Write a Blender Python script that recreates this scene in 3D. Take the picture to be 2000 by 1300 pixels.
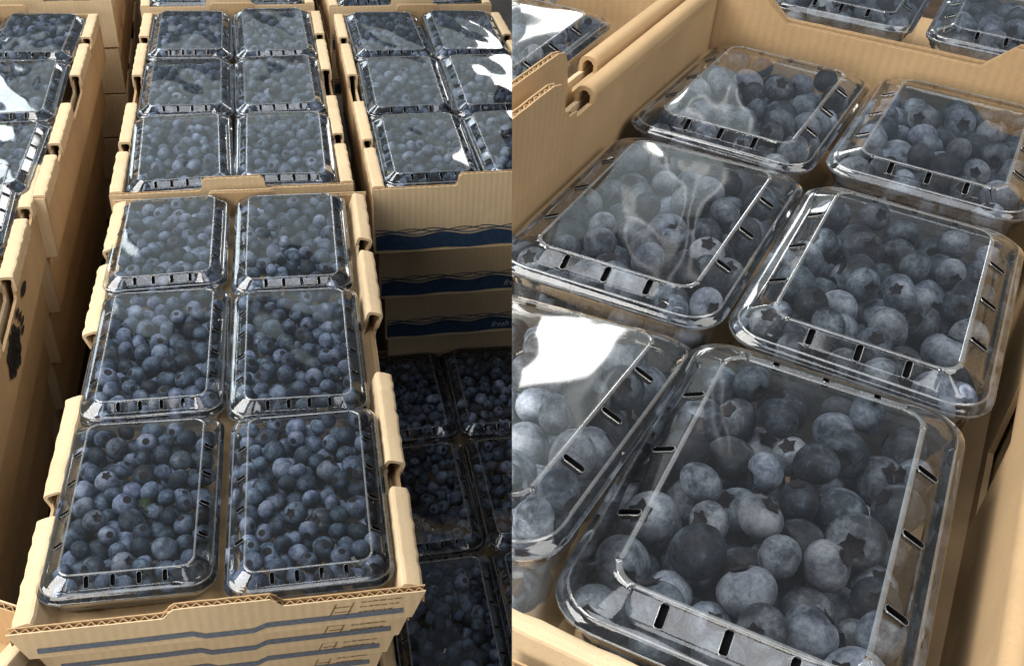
import bpy, bmesh, math, random
import numpy as np
from mathutils import Matrix, Vector

# ------------------------------------------------------------------ clear
for o in list(bpy.data.objects):
    bpy.data.objects.remove(o, do_unlink=True)
S = bpy.context.scene
COL = S.collection
PI = math.pi
rnd = random.Random(7)

# ------------------------------------------------------------------ camera
CAM_Z = 1.02
PITCH, ROLL = math.radians(36.31), math.radians(4.466)
_c, _s = math.cos(PITCH), math.sin(PITCH)
_right, _up, _fwd = np.array([1., 0, 0]), np.array([0, _s, _c]), np.array([0, _c, -_s])
_cr, _sr = math.cos(ROLL), math.sin(ROLL)
CR = _cr * _right + _sr * _up
CU = -_sr * _right + _cr * _up
CAMP = np.array([0, 0, CAM_Z])
cam = bpy.data.objects.new("camera", bpy.data.cameras.new("camera"))
COL.objects.link(cam)
cam.matrix_world = Matrix(((CR[0], CU[0], -_fwd[0], 0), (CR[1], CU[1], -_fwd[1], 0),
                           (CR[2], CU[2], -_fwd[2], CAM_Z), (0, 0, 0, 1)))
cam.data.sensor_width = 36.0
cam.data.lens = 36.0
cam.data.clip_start = 0.02
cam.data.clip_end = 60.0
S.camera = cam


def project(P):                       # world points -> photo pixels (2000 wide) and depth
    q = np.atleast_2d(P) - CAMP
    d = q @ _fwd
    return 1000 + 2000 * (q @ CR) / d, 650 - 2000 * (q @ CU) / d, d


# ------------------------------------------------------------------ world, lamps, exposure
W = bpy.data.worlds.new("World")
S.world = W
W.use_nodes = True
bg = W.node_tree.nodes["Background"]
bg.inputs[0].default_value = (0.66, 0.78, 0.90, 1)
bg.inputs[1].default_value = 0.12


def area(name, loc, target, sx, sy, power, color):
    d = bpy.data.lights.new(name, 'AREA')
    d.shape = 'RECTANGLE'
    d.size, d.size_y, d.energy, d.color = sx, sy, power, color
    o = bpy.data.objects.new(name, d)
    COL.objects.link(o)
    o.location = loc
    o.rotation_euler = (Vector(target) - Vector(loc)).to_track_quat('-Z', 'Y').to_euler()
    return o


area("window_light", (-3.62, 4.9, 2.8), (-.3, 1, .4), 1.5, 1.6, 30, (0.86, 0.97, 1.0))
area("far_window_light", (.22, 5.4, 2.3), (.2, .6, .7), .85, .75, 11, (1.0, 0.98, 0.95))
area("lid_haze_light", (-1.0, 6.6, 3.5), (-.2, 1.2, .4), 5.0, 1.9, 11, (.86, .97, .96))  # added lamp, no known opening; mirrors as haze in the far lids
area("skylight", (-2.75, .6, 3.3), (-2.55, .65, 0), 3.3, 2.6, 215, (1.0, 0.98, 0.94))
area("gap_fill_light", (-.38, .05, 3.3), (-.38, .06, 0), .9, 1.8, 15, (.95, .97, 1.0))  # added fill over the low tray in the gap, no known opening
area("front_fill_light", (-.75, -.95, .98), (-.28, .6, .42), 1.2, .8, 14, (1.0, 0.93, 0.82))  # added fill for the front of the nearest tray, no known doorway
area("closeup_fill_light", (1.5, .0, 2.5), (.3, .5, .7), 1.5, 1.5, 25, (1.0, .98, .95))  # added overhead fill to brighten the close-up berries
for k in range(3):                     # thin lights added only to mirror as streaks in a lid
    area("streak_light", (.40 + .12 * k, 3.0, 2.25 + .05 * k), (.15, .5, .74), .03, 1.0, .07, (1.0, .97, .92))

S.view_settings.view_transform = 'Standard'
S.view_settings.look = 'None'
S.view_settings.exposure = 0.50
S.view_settings.gamma = 1.0
S.render.engine = 'CYCLES'
cy = S.cycles
cy.max_bounces, cy.diffuse_bounces, cy.glossy_bounces = 8, 3, 3
cy.transmission_bounces, cy.transparent_max_bounces = 4, 28
cy.caustics_reflective = cy.caustics_refractive = False
cy.sample_clamp_indirect = 4.0
cy.use_denoising = True
try:
    cy.denoiser = 'OPENIMAGEDENOISE'
    cy.denoising_input_passes = 'RGB_ALBEDO_NORMAL'
except Exception:
    pass

# ------------------------------------------------------------------ materials


class NT:
    def __init__(s, name):
        s.m = bpy.data.materials.new(name)
        s.m.use_nodes = True
        s.t = s.m.node_tree
        s.t.nodes.clear()

    def n(s, typ, **kw):
        nd = s.t.nodes.new(typ)
        ins = kw.pop('ins', {})
        for k, v in kw.items():
            setattr(nd, k, v)
        for k, v in ins.items():
            if isinstance(v, bpy.types.NodeSocket):
                s.t.links.new(v, nd.inputs[k])
            else:
                nd.inputs[k].default_value = v
        return nd

    def math(s, op, a, b=0.0):
        return s.n('ShaderNodeMath', operation=op, ins={0: a, 1: b}).outputs[0]

    def mix(s, fac, a, b, blend='MIX'):
        nd = s.n('ShaderNodeMix', data_type='RGBA', blend_type=blend)
        for i, v in ((0, fac), (6, a), (7, b)):
            if isinstance(v, bpy.types.NodeSocket):
                s.t.links.new(v, nd.inputs[i])
            else:
                nd.inputs[i].default_value = v
        return nd.outputs[2]

    def ramp(s, fac, stops):
        nd = s.n('ShaderNodeValToRGB', ins={0: fac})
        e = nd.color_ramp.elements
        while len(e) < len(stops):
            e.new(0.5)
        for el, (p, c) in zip(e, stops):
            el.position, el.color = p, (*c, 1) if len(c) == 3 else c
        return nd.outputs[0]

    def noise(s, vec, scale, detail=3.0, rough=.55, dist=0.0):
        return s.n('ShaderNodeTexNoise', ins={'Vector': vec, 'Scale': scale, 'Detail': detail,
                                              'Roughness': rough, 'Distortion': dist}).outputs['Fac']

    def out(s, sh):
        o = s.n('ShaderNodeOutputMaterial')
        s.t.links.new(sh, o.inputs[0])
        return s.m


def kraft(name, base, rough=.85, var=.13):
    t = NT(name)
    co = t.n('ShaderNodeTexCoord').outputs['Object']
    oi = t.n('ShaderNodeObjectInfo').outputs['Random']
    off = t.n('ShaderNodeVectorMath', operation='ADD', ins={0: co})
    sc = t.n('ShaderNodeCombineXYZ', ins={0: t.math('MULTIPLY', oi, 7.3), 1: t.math('MULTIPLY', oi, 3.1)})
    t.t.links.new(sc.outputs[0], off.inputs[1])
    v = off.outputs[0]
    # flute lines showing through the liner
    wv0 = t.n('ShaderNodeTexWave', wave_type='BANDS', bands_direction='X',
             ins={'Vector': co, 'Scale': 46.0, 'Distortion': .6, 'Detail': 1.0, 'Detail Scale': 1.0}).outputs['Fac']
    wv = wv0
    big = t.noise(v, 9.0, 4)
    fib = t.noise(v, 420.0, 3, .7)
    spk = t.noise(v, 900.0, 2, .6)
    b = np.array(base)
    c1 = t.ramp(big, [(.3, tuple(b * (1 - var))), (.7, tuple(b * (1 + var)))])
    scu = t.ramp(t.noise(v, 38.0, 6, .72), [(.50, (0, 0, 0)), (.70, (.5, .5, .5))])
    c1 = t.mix(scu, c1, (*(b * 1.22), 1))
    c2 = t.mix(t.math('MULTIPLY', fib, .45), c1, (*(b * .72), 1))
    c2 = t.mix(t.math('MULTIPLY', wv0, .10), c2, (*(b * .55), 1))
    c3 = t.mix(t.ramp(spk, [(.66, (0, 0, 0)), (.74, (.55, .55, .55))]), c2, (*(b * .45), 1))
    hgt = t.math('ADD', t.math('MULTIPLY', wv, .35), t.math('MULTIPLY', fib, .6))
    bp = t.n('ShaderNodeBump', ins={'Strength': .38, 'Distance': .0008, 'Height': hgt}).outputs[0]
    p = t.n('ShaderNodeBsdfPrincipled', ins={'Base Color': c3, 'Roughness': rough, 'Normal': bp, 'Specular IOR Level': .25})
    return t.out(p.outputs[0])


M_KRAFT = kraft("kraft_liner", (.475, .32, .172))
M_KRAFT_L = kraft("kraft_outer", (.63, .48, .30))
M_FLUTE = kraft("kraft_flute", (.40, .25, .125))
M_LOWBOX = kraft("kraft_brown", (.34, .19, .085))


def simple(name, col, rough=.6, spec=.4, nscale=60, amt=.25):
    t = NT(name)
    co = t.n('ShaderNodeTexCoord').outputs['Object']
    nz = t.noise(co, nscale, 5, .65)
    b = np.array(col)
    c = t.ramp(nz, [(.3, tuple(b * (1 - amt))), (.7, tuple(np.minimum(b * (1 + amt), 1)))])
    p = t.n('ShaderNodeBsdfPrincipled', ins={'Base Color': c, 'Roughness': rough, 'Specular IOR Level': spec})
    return t.out(p.outputs[0])


M_INK = simple("navy_ink", (.018, .040, .085), .6, .3, 300, .35)
M_INKG = simple("grey_ink", (.13, .15, .19), .7, .2, 400, .25)
M_INKB = simple("brown_ink", (.22, .13, .075), .8, .2, 700, .5)
M_INKK = simple("black_ink", (.018, .017, .018), .7, .2, 500, .4)
M_WHITE = simple("pale_ink", (.42, .44, .46), .7, .2, 400, .2)
M_FLOOR = simple("concrete", (.045, .042, .04), .9, .2, 6, .3)
M_WOOD = simple("table_wood", (.055, .032, .018), .7, .3, 30, .4)
M_SLOT = simple("slot_shade", (.006, .006, .007), .9, .05, 100, .1)
M_LEAF = simple("leaf_green", (.020, .042, .016), .5, .4, 200, .35)


def plastic(name, tint, refl, milk, rough, bump, ripple):
    """thin clear PET sheet: what is behind shows through, the surface mirrors by its Fresnel term"""
    t = NT(name)
    co = t.n('ShaderNodeTexCoord').outputs['Object']
    oi = t.n('ShaderNodeObjectInfo').outputs['Random']
    v = t.n('ShaderNodeVectorMath', operation='ADD', ins={0: co}).outputs[0]
    sc = t.n('ShaderNodeCombineXYZ', ins={0: t.math('MULTIPLY', oi, 9.0), 1: t.math('MULTIPLY', oi, 5.0)})
    t.t.links.new(sc.outputs[0], v.node.inputs[1])
    mp = t.n('ShaderNodeMapping', ins={'Vector': v, 'Rotation': (0, 0, .7), 'Scale': (1.0, .28, 1.0)}).outputs[0]
    n1 = t.noise(mp, ripple, .4, .4, .8)
    n2 = t.noise(v, 900, 2)
    h = t.math('ADD', n1, t.math('MULTIPLY', n2, .0015))
    bp = t.n('ShaderNodeBump', ins={'Strength': bump, 'Distance': .004, 'Height': h}).outputs[0]
    fr = t.n('ShaderNodeFresnel', ins={'IOR': 1.5, 'Normal': bp}).outputs[0]
    f = t.n('ShaderNodeMath', operation='MULTIPLY', use_clamp=True, ins={0: fr, 1: refl}).outputs[0]
    tr = t.n('ShaderNodeBsdfTransparent', ins={'Color': (*tint, 1)}).outputs[0]
    di = t.n('ShaderNodeBsdfDiffuse', ins={'Color': (.85, .88, .9, 1)}).outputs[0]
    tl = t.n('ShaderNodeBsdfTranslucent', ins={'Color': (.85, .88, .9, 1)}).outputs[0]
    sm = t.n('ShaderNodeMixShader', ins={0: .5, 1: di, 2: tl}).outputs[0]
    scf = t.noise(v, 55, 5, .7)
    mk = t.math('MULTIPLY', t.ramp(scf, [(.35, (.5, .5, .5)), (.75, (1, 1, 1))]), milk)
    base = t.n('ShaderNodeMixShader', ins={0: mk, 1: tr, 2: sm}).outputs[0]
    gl = t.n('ShaderNodeBsdfGlossy', ins={'Color': (1, 1, 1, 1), 'Roughness': rough, 'Normal': bp}).outputs[0]
    mx = t.n('ShaderNodeMixShader', ins={0: f, 1: base, 2: gl}).outputs[0]
    return t.out(mx)


M_PET = plastic("clear_pet", (.95, .965, .965), 1.45, .035, .06, .07, 16)
M_PETP = plastic("clear_pet_panel", (.96, .97, .97), 1.5, .018, .065, .24, 24)
M_PETW = plastic("clear_pet_edge", (.88, .90, .90), 1.9, .40, .07, .08, 30)
M_PETT = plastic("clear_pet_tub", (.90, .92, .915), 1.3, .20, .08, .15, 25)


def berry_mat(name, mid, hi, top):
    t = NT(name)
    co = t.n('ShaderNodeTexCoord').outputs['Object']
    oi = t.n('ShaderNodeObjectInfo').outputs['Random']
    isl = t.n('ShaderNodeNewGeometry').outputs['Random Per Island']
    rn = t.math('FRACT', t.math('ADD', t.math('MULTIPLY', oi, 13.7), t.math('MULTIPLY', isl, 5.3)))
    v = t.n('ShaderNodeVectorMath', operation='ADD', ins={0: co}).outputs[0]
    sc = t.n('ShaderNodeCombineXYZ', ins={0: t.math('MULTIPLY', rn, 3.0), 1: t.math('MULTIPLY', rn, 1.3), 2: rn})
    t.t.links.new(sc.outputs[0], v.node.inputs[1])
    big = t.noise(v, 62, 2, .5)
    a = t.noise(v, 190, 4, .6, .5)
    b = t.noise(v, 520, 3, .65)
    sp = t.noise(v, 1100, 2, .6)
    m = t.math('ADD', t.math('MULTIPLY', a, .42), t.math('MULTIPLY', b, .22))
    m = t.math('ADD', m, t.math('MULTIPLY', big, .48))
    m = t.math('ADD', m, t.math('MULTIPLY', t.math('SUBTRACT', rn, .5), .22))
    bloom = t.ramp(m, [(.37, (.014, .014, .019)), (.49, mid), (.62, hi), (.80, top)])
    dots = t.ramp(sp, [(.30, (1, 1, 1)), (.40, (0, 0, 0))])
    c = t.mix(t.math('MULTIPLY', dots, .55), bloom, (.03, .028, .038, 1))
    hue = t.n('ShaderNodeHueSaturation', ins={'Hue': t.math('ADD', .485, t.math('MULTIPLY', rn, .04)),
                                              'Saturation': t.math('ADD', .7, t.math('MULTIPLY', oi, .5)),
                                              'Value': t.math('ADD', .72, t.math('MULTIPLY', t.math('FRACT', t.math('MULTIPLY', rn, 7.7)), .5)),
                                              'Color': c}).outputs[0]
    bp = t.n('ShaderNodeBump', ins={'Strength': .25, 'Distance': .0006, 'Height': t.math('ADD', b, sp)}).outputs[0]
    p = t.n('ShaderNodeBsdfPrincipled', ins={'Base Color': hue, 'Roughness': .62, 'Specular IOR Level': .35, 'Normal': bp})
    return t.out(p.outputs[0])


M_BERRY = berry_mat("blueberry_skin", (.034, .048, .074), (.135, .180, .248), (.37, .44, .53))
M_BERRYG = berry_mat("blueberry_skin_grey", (.044, .055, .074), (.185, .220, .268), (.45, .50, .555))  # greyer skin colours for the close-up berries
M_CALYX = simple("calyx_dark", (.022, .018, .020), .8, .2, 800, .5)

# ------------------------------------------------------------------ object helpers


def mesh(name, verts, faces, mats, fmat=None, smooth=False):
    me = bpy.data.meshes.new(name)
    me.from_pydata([tuple(map(float, v)) for v in verts], [], faces)
    for m in (mats if isinstance(mats, (list, tuple)) else [mats]):
        me.materials.append(m)
    if fmat is not None:
        me.polygons.foreach_set('material_index', fmat)
    if smooth:
        me.polygons.foreach_set('use_smooth', [True] * len(me.polygons))
    me.update()
    return me


def obj(name, data, parent=None, loc=(0, 0, 0), rot=(0, 0, 0), scale=1.0):
    o = bpy.data.objects.new(name, data)
    COL.objects.link(o)
    if parent is not None:
        o.parent = parent
    o.location, o.rotation_euler = loc, rot
    o.scale = (scale,) * 3 if not isinstance(scale, tuple) else scale
    return o


def tag(o, label, cat, group=None, kind=None):
    if label:
        o['label'] = label
    if cat:
        o['category'] = cat
    if group:
        o['group'] = group
    if kind:
        o['kind'] = kind
    return o


class MB:
    """collects quads into one mesh"""

    def __init__(s):
        s.v, s.f, s.m = [], [], []

    def add(s, vs, fs, mi=0):
        k = len(s.v)
        s.v += [tuple(v) for v in vs]
        s.f += [tuple(i + k for i in f) for f in fs]
        s.m += [mi] * len(fs)

    def box(s, x0, x1, y0, y1, z0, z1, mi=0):
        s.add([(x0, y0, z0), (x1, y0, z0), (x1, y1, z0), (x0, y1, z0), (x0, y0, z1), (x1, y0, z1), (x1, y1, z1), (x0, y1, z1)],
              [(0, 3, 2, 1), (4, 5, 6, 7), (0, 1, 5, 4), (1, 2, 6, 5), (2, 3, 7, 6), (3, 0, 4, 7)], mi)

    def slab(s, line, z0, y0, y1, bot=None, mi=0):
        """upright sheet along x with the top outline line=[(x,z)...]; bot(x) maps the foot of each column"""
        n = len(line)
        bot = bot or (lambda x: x)
        vs = []
        for x, z in line:
            vs += [(bot(x), y0, z0), (x, y0, z), (x, y1, z), (bot(x), y1, z0)]
        fs = []
        for i in range(n - 1):
            a, b = 4 * i, 4 * i + 4
            fs += [(a, b, b + 1, a + 1), (a + 1, b + 1, b + 2, a + 2), (a + 2, b + 2, b + 3, a + 3), (a + 3, b + 3, b, a)]
        fs += [(0, 1, 2, 3), (4 * n - 1, 4 * n - 2, 4 * n - 3, 4 * n - 4)]
        s.add(vs, fs, mi)

    def build(s, name, mats, smooth=False):
        return mesh(name, s.v, s.f, mats, s.m, smooth)


# ------------------------------------------------------------------ corrugated board
def interp(line, x):
    for (x0, z0), (x1, z1) in zip(line, line[1:]):
        if x0 <= x <= x1:
            return z0 + (z1 - z0) * (x - x0) / max(x1 - x0, 1e-9)
    return line[0][1] if x < line[0][0] else line[-1][1]


def jag(line, step, amp, seed):
    r = random.Random(seed)
    out = []
    for (x0, z0), (x1, z1) in zip(line, line[1:]):
        k = max(1, int(abs(x1 - x0) / step))
        for i in range(k):
            f = i / k
            out.append((x0 + (x1 - x0) * f, z0 + (z1 - z0) * f + (r.uniform(-amp, amp) if i else 0)))
    out.append(line[-1])
    return out


def board_meshes(line, z0, t, pitch, shrink=1.0, seed=0, mat=None):
    """a sheet of corrugated board: two liners, and the fluted medium that shows along its cut edge"""
    ln = jag(line, .008, .0002, seed)
    bot = lambda x: x * shrink
    a = MB()
    tl = min(.0009, t * .2)
    a.slab(ln, z0, -t / 2, -t / 2 + tl, bot)
    a.slab([(x, z - .0002) for x, z in ln], z0, t / 2 - tl, t / 2, bot, 1)
    for side in (0, -1):
        x = ln[side][0]
        sg = 1 if side else -1
        z = ln[side][1]
    liner = a.build("liner", [mat or M_KRAFT_L, M_KRAFT])
    x0, x1 = ln[0][0] + .001, ln[-1][0] - .001
    n = int((x1 - x0) / pitch)
    r = random.Random(seed + 5)
    vs, fs = [], []
    th = .0005
    for i in range(n + 1):
        x = x0 + (x1 - x0) * i / n + r.uniform(-.12, .12) * pitch
        y = (t / 2 - tl - th) * (1 if i % 2 else -1)
        z = interp(ln, x) - .0006 - r.uniform(0, .0006)
        vs += [(x, y - th, z), (x, y + th, z), (x, y - th, z - .012), (x, y + th, z - .012)]
        if i:
            p, q = 4 * i - 4, 4 * i
            fs += [(p, q, q + 1, p + 1), (p, p + 2, q + 2, q), (p + 1, q + 1, q + 3, p + 3)]
    fl = mesh("corrugation", vs, fs, M_FLUTE)
    return liner, fl


def cap_mesh(y0, y1, T, H, leg, seed, t=.0026, wav=1.0, mat=None, rnd_=False):
    """one length of the rolled-over top edge: a thick inverted U along y with open ends, a little crushed"""
    r = random.Random(seed)
    hw = T / 2
    prof = [(-hw, -leg), (-hw, -leg * .5), (-hw, -hw * .45), (-hw * .9, -hw * .14), (-hw * .66, -.0003), (0, 0),
            (hw * .66, -.0003), (hw * .9, -hw * .14), (hw, -hw * .45), (hw, -leg * .5), (hw, -leg)]
    if rnd_:
        prof = [(-hw, -leg), (-hw, -leg * .5), (-hw, -hw * .8), (-hw * .84, -hw * .36), (-hw * .5, -hw * .09), (0, 0),
                (hw * .5, -hw * .09), (hw * .84, -hw * .36), (hw, -hw * .8), (hw, -leg * .5), (hw, -leg)]
    inn = [(x * (1 - t / hw), max(z - t, -leg) if abs(x) < hw * .99 else z) for x, z in prof]
    n = max(4, int((y1 - y0) / .007))
    P = len(prof)
    vs, fs = [], []
    ph = [r.uniform(0, 6) for _ in range(4)]
    for i in range(n + 1):
        y = y0 + (y1 - y0) * i / n
        w = wav * (.0004 * math.sin(y * 250 + ph[0]) + .0004 * math.sin(y * 430 + ph[1]))
        d = wav * (.0003 * math.sin(y * 160 + ph[2]) + r.uniform(-.0002, .0002))
        for (x, z) in prof:
            k = .6 if x < 0 else 1.0
            vs.append((x + (w * k * (1 if x > 0 else -1) if abs(x) > hw * .5 else 0), y, H + z + d * (1 if z > -hw else 0)))
        for (x, z) in inn:
            vs.append((x, y, H + z))
    for i in range(n):
        a, b = 2 * P * i, 2 * P * (i + 1)
        for j in range(P - 1):
            fs.append((a + j, a + j + 1, b + j + 1, b + j))
            fs.append((a + P + j, b + P + j, b + P + j + 1, a + P + j + 1))
    for e in (0, 2 * P * n):
        for j in range(P - 1):
            q = (e + j, e + P + j, e + P + j + 1, e + j + 1)
            fs.append(q if e == 0 else q[::-1])
    me = mesh("rolled_edge", vs, fs, mat or M_KRAFT_L)
    me.polygons.foreach_set('use_smooth', [rnd_] * (2 * (P - 1) * n) + [False] * (2 * (P - 1)))
    return me


def wall_mesh(L, T, H, notches, drop, shrink=1.0):
    """the two layers of a folded side wall, cut down at the notches; runs along y"""
    t = .0028
    m = MB()
    line = []
    cur = -L / 2
    top = H - .010
    line.append((cur, top))
    for a, b, deep in notches:
        ya, yb = -L / 2 + a * L, -L / 2 + b * L
        zb = H - deep
        line += [(ya - .0015, top), (ya, zb + .003), (ya + .0025, zb), (yb - .0025, zb), (yb, zb + .003), (yb + .0015, top)]
    line.append((L / 2, top))
    line = jag(line, .006, .0003, 3)
    m.slab(line, 0, -T / 2 + .0006, -T / 2 + .0006 + t)
    m.slab([(x, z - .0006) for x, z in line], 0, T / 2 - .0006 - t, T / 2 - .0006, mi=1)
    # turn from x-run to y-run
    m.v = [(-y, x, z) for x, y, z in m.v]
    return m.build("side_wall", [M_KRAFT, M_KRAFT_L])


NOTCH = [(.172, .222, .013), (.425, .585, .024), (.785, .828, .013)]


def make_tray(name, W, L, H, T=.014, tb=.0065, pitch=.0036, tab=True, taper=1.0, seed=0, prints=None, tabw=.26, tabh=.008):
    """an open corrugated fruit tray, origin at the middle of its base, long side along y"""
    root = bpy.data.objects.new(name, None)
    root.empty_display_size = .05
    COL.objects.link(root)
    b = MB()
    k = taper
    b.box(-W / 2 * k + .002, W / 2 * k - .002, -L / 2 + .002, L / 2 - .002, .0005, .004)
    obj("bottom_board", b.build("bottom_board", [M_KRAFT]), root)
    c = tabw * W / 2
    if tab:
        line = [(-W / 2, H - .002), (-c - .003, H - .002), (-c, H + .001), (-c + .001, H + tabh - .003), (-c + .005, H + tabh),
                (c - .005, H + tabh), (c - .001, H + tabh - .003), (c, H + .001), (c + .003, H - .002), (W / 2, H - .002)]
    else:
        line = [(-W / 2, H - .002), (W / 2, H - .002)]
    for sg in (-1, 1):
        li, fl = board_meshes(line, 0, tb, pitch, k, seed + sg)
        e = obj("end_panel", li, root, (0, sg * (L / 2 - tb / 2), 0), (0, 0, 0 if sg < 0 else PI))
        obj("corrugation", fl, e)
    Ls = L - 2 * tb
    for sg in (-1, 1):
        wm = wall_mesh(Ls, T, H, NOTCH, .01)
        lean = math.atan2((1 - k) * W / 2, H)
        # the wall stands on the base and leans with the taper
        w = obj("side_wall", wm, root, (sg * (W / 2 * k - T / 2), 0, 0), (0, sg * lean, 0 if sg > 0 else 0))
        if sg < 0:
            w.rotation_euler = (0, -lean, PI)
            w.location = (-(W / 2 * k - T / 2), 0, 0)
            w.rotation_euler = Matrix.Rotation(-lean, 4, 'Y').to_3x3().to_4x4().__matmul__(Matrix.Rotation(PI, 4, 'Z')).to_euler()
        cuts = [0.0] + [v for a, bb, d in NOTCH for v in (a, bb)] + [1.0]
        for i in range(0, len(cuts), 2):
            y0, y1 = -Ls / 2 + cuts[i] * Ls, -Ls / 2 + cuts[i + 1] * Ls
            obj("rolled_edge", cap_mesh(y0 + .0004, y1 - .0004, T + .001, H, .017, seed * 31 + i + sg), w)
    if prints:
        prints(root, W, L, H, k)
    return root


# ------------------------------------------------------------------ printed marks (flat ink films lying on the board)
def ribbon(mb, pts_top, pts_bot, y, mi=0):
    n = len(pts_top)
    vs = [(x, y, z) for x, z in pts_top] + [(x, y, z) for x, z in pts_bot]
    mb.add(vs, [(i + n, i + n + 1, i + 1, i) for i in range(n - 1)], mi)


def wavy_band(root, W, L, H, k, z0, z1, words=None, wave=.0025, span=1.0):
    m = MB()
    y = -L / 2 - .0005
    N = 60
    xs = [(-.5 + i / N) * W * .985 for i in range(N + 1)]
    wv = lambda x, p, a: a * math.sin(x / W * 2 * PI * 4.2 + p)
    ribbon(m, [(x, z1 + wv(x, .4, wave)) for x in xs], [(x, z0 + .0008 * math.sin(x * 90)) for x in xs], y)
    for p, dz in ((1.6, .0062), (4.2, .0058)):
        ribbon(m, [(x, z1 + dz + wv(x, p, wave * .9) + .0006) for x in xs], [(x, z1 + dz + wv(x, p, wave * .9) - .0006) for x in xs], y)
    ribbon(m, [(x, z1 + .0038 + wv(x, .4, wave)) for x in xs if True], [(x, z1 + .0018 + wv(x, .4, wave)) for x in xs], y, 1)
    obj("printed_band", m.build("printed_band", [M_INK, M_INKG]), root)
    if words:
        script_text(root, "fresh berries", (W * words, y - .0004, z0 + (z1 - z0) * .28), (z1 - z0) * .62, M_WHITE)


def script_text(root, s, loc, size, mat):
    cu = bpy.data.curves.new("lettering", 'FONT')
    cu.body, cu.size, cu.shear = s, size, .35
    cu.resolution_u = 2
    tmp = bpy.data.objects.new("lettering", cu)
    COL.objects.link(tmp)
    me = bpy.data.meshes.new_from_object(tmp.evaluated_get(bpy.context.evaluated_depsgraph_get()))
    bpy.data.objects.remove(tmp, do_unlink=True)
    me.materials.clear()
    me.materials.append(mat)
    return obj("lettering", me, root, loc, (PI / 2, 0, 0))


def front_print(root, W, L, H, k):
    """the pale front of the nearest stack: notched grey blue band, boxed mark and lines of small print"""
    y = -L / 2 - .0005
    m = MB()
    f = lambda z: k + (1 - k) * z / H
    xs = [-.47, -.2, -.085, -.055, .07, .105, .2, .47]
    dz = [0, 0, .0006, -.0032, -.0032, .0012, .0012, .0012]
    pts = [(x * W * f(.004), .0052 + d) for x, d in zip(xs, dz)]
    ribbon(m, [(x, z + .0052) for x, z in pts], [(x, z) for x, z in pts], y)
    obj("printed_band", m.build("printed_band", [M_INKG]), root)
    m = MB()
    z0, z1 = H * .36, H * .80
    for x in (.268, .312):
        m.add([(W * (x - .004) - .003, y, z0), (W * x - .003, y, z0), (W * x + .002, y, z1), (W * (x - .004) + .002, y, z1)], [(0, 1, 2, 3)])
    for zz in (.48, .66):
        m.add([(W * .268, y, H * zz), (W * .309, y, H * zz), (W * .309, y, H * zz + .0006), (W * .268, y, H * zz + .0006)], [(0, 1, 2, 3)])
    obj("printed_box", m.build("printed_box", [M_INKB]), root)
    m = MB()
    r = random.Random(3)
    for i, zz in enumerate((.42, .60, .77)):
        x = W * (.328 + .004 * i)
        while x < W * (.415 + .012 * i):
            w = r.uniform(.0015, .005)
            h = r.uniform(.0005, .0010)
            m.add([(x, y, H * zz), (x + w, y, H * zz), (x + w, y, H * zz + h), (x, y, H * zz + h)], [(0, 1, 2, 3)])
            x += w + r.uniform(.0004, .0010)
    obj("small_print", m.build("small_print", [M_INKB]), root)


def band_print(words):
    def fn(root, W, L, H, k):
        wavy_band(root, W, L, H, k, H * .04, H * .265, words)
    return fn


def berry_print(root, W, L, H, k):
    """black blackberry picture with two leaves on the long outer wall"""
    m = MB()
    x = W / 2 + .0012

    def blob(cy_, cz, ry, rz, n=20, rag=.05, seed=1):
        r = random.Random(seed)
        vs = [(x, cy_, cz)] + [(x, cy_ + ry * math.cos(a) * (1 + r.uniform(-rag, rag)), cz + rz * math.sin(a) * (1 + r.uniform(-rag, rag)))
                               for a in [2 * PI * i / n for i in range(n)]]
        m.add(vs, [(0, 1 + i, 1 + (i + 1) % n) for i in range(n)])
    c = -L * .02
    for i in range(26):
        a = i * 2.4
        q = math.sqrt(i / 26)
        blob(c + .030 * q * math.cos(a), H * .42 + .017 * q * math.sin(a), .0072, .0052, 10, .08, i)
    for dy, dz in ((.04, .012), (.046, .004), (.05, -.004), (.043, -.010)):
        blob(c + dy, H * .46 + dz, .010, .0028, 10, .15, 7)
    blob(c + .085, H * .60, .014, .005, 12, .1, 9)
    obj("printed_berry", m.build("printed_berry", [M_INKK]), root)


# ------------------------------------------------------------------ clamshells
LIDP = [(0, -.0004), (0, .0009), (.0026, .0012), (.0032, .0044), (.0040, .0053), (.0058, .0057), (.0066, .0060),
        (.0076, .0068), (.0081, .0071), (.0167, .0123), (.0172, .0126), (.0179, .0134), (.0187, .0141), (.0195, .0140), (.0200, .0136), (.0202, .0134)]
BAND = (.0076, .0068, .0172, .0126)
EDGE = {0, 3, 11, 12, 13}


def lid_height(d):
    pts = [(0, .0), (.0032, .003), (.0058, .0050), (.0070, .0058), (.0172, .0120), (.0200, .0130)]
    if d >= pts[-1][0]:
        return pts[-1][1]
    return float(np.interp(d, [p[0] for p in pts], [p[1] for p in pts]))


def lid_heights(d):
    return np.interp(d, [0, .0032, .0058, .0070, .0172, .0200], [0, .003, .005, .0056, .0119, .0129])


def loop_template(w, l, slots_x, slots_y, step_x, step_y, R0):
    """one loop of corner and edge vertices as callables of the inset"""
    sw = .00155
    items = []            # (side, s) side 0 front(-y) +x run, 1 right, 2 back, 3 left ; corners as ('c',k,angle)
    for side in range(4):
        sl = slots_x if side % 2 == 0 else slots_y
        st = step_x if side % 2 == 0 else step_y
        ss = [-st - .0008, -st + .0008, st - .0008, st + .0008]
        for c in sl:
            ss += [c - sw, c + sw]
        ss += [(a + b) / 2 for a, b in zip(sl, sl[1:])]
        ss = sorted(ss)
        for q in ss:
            items.append((side, q))
        for a in range(7):
            items.append(('c', side, -PI / 2 + side * PI / 2 + (PI / 2) * a / 6))
    return items


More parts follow.
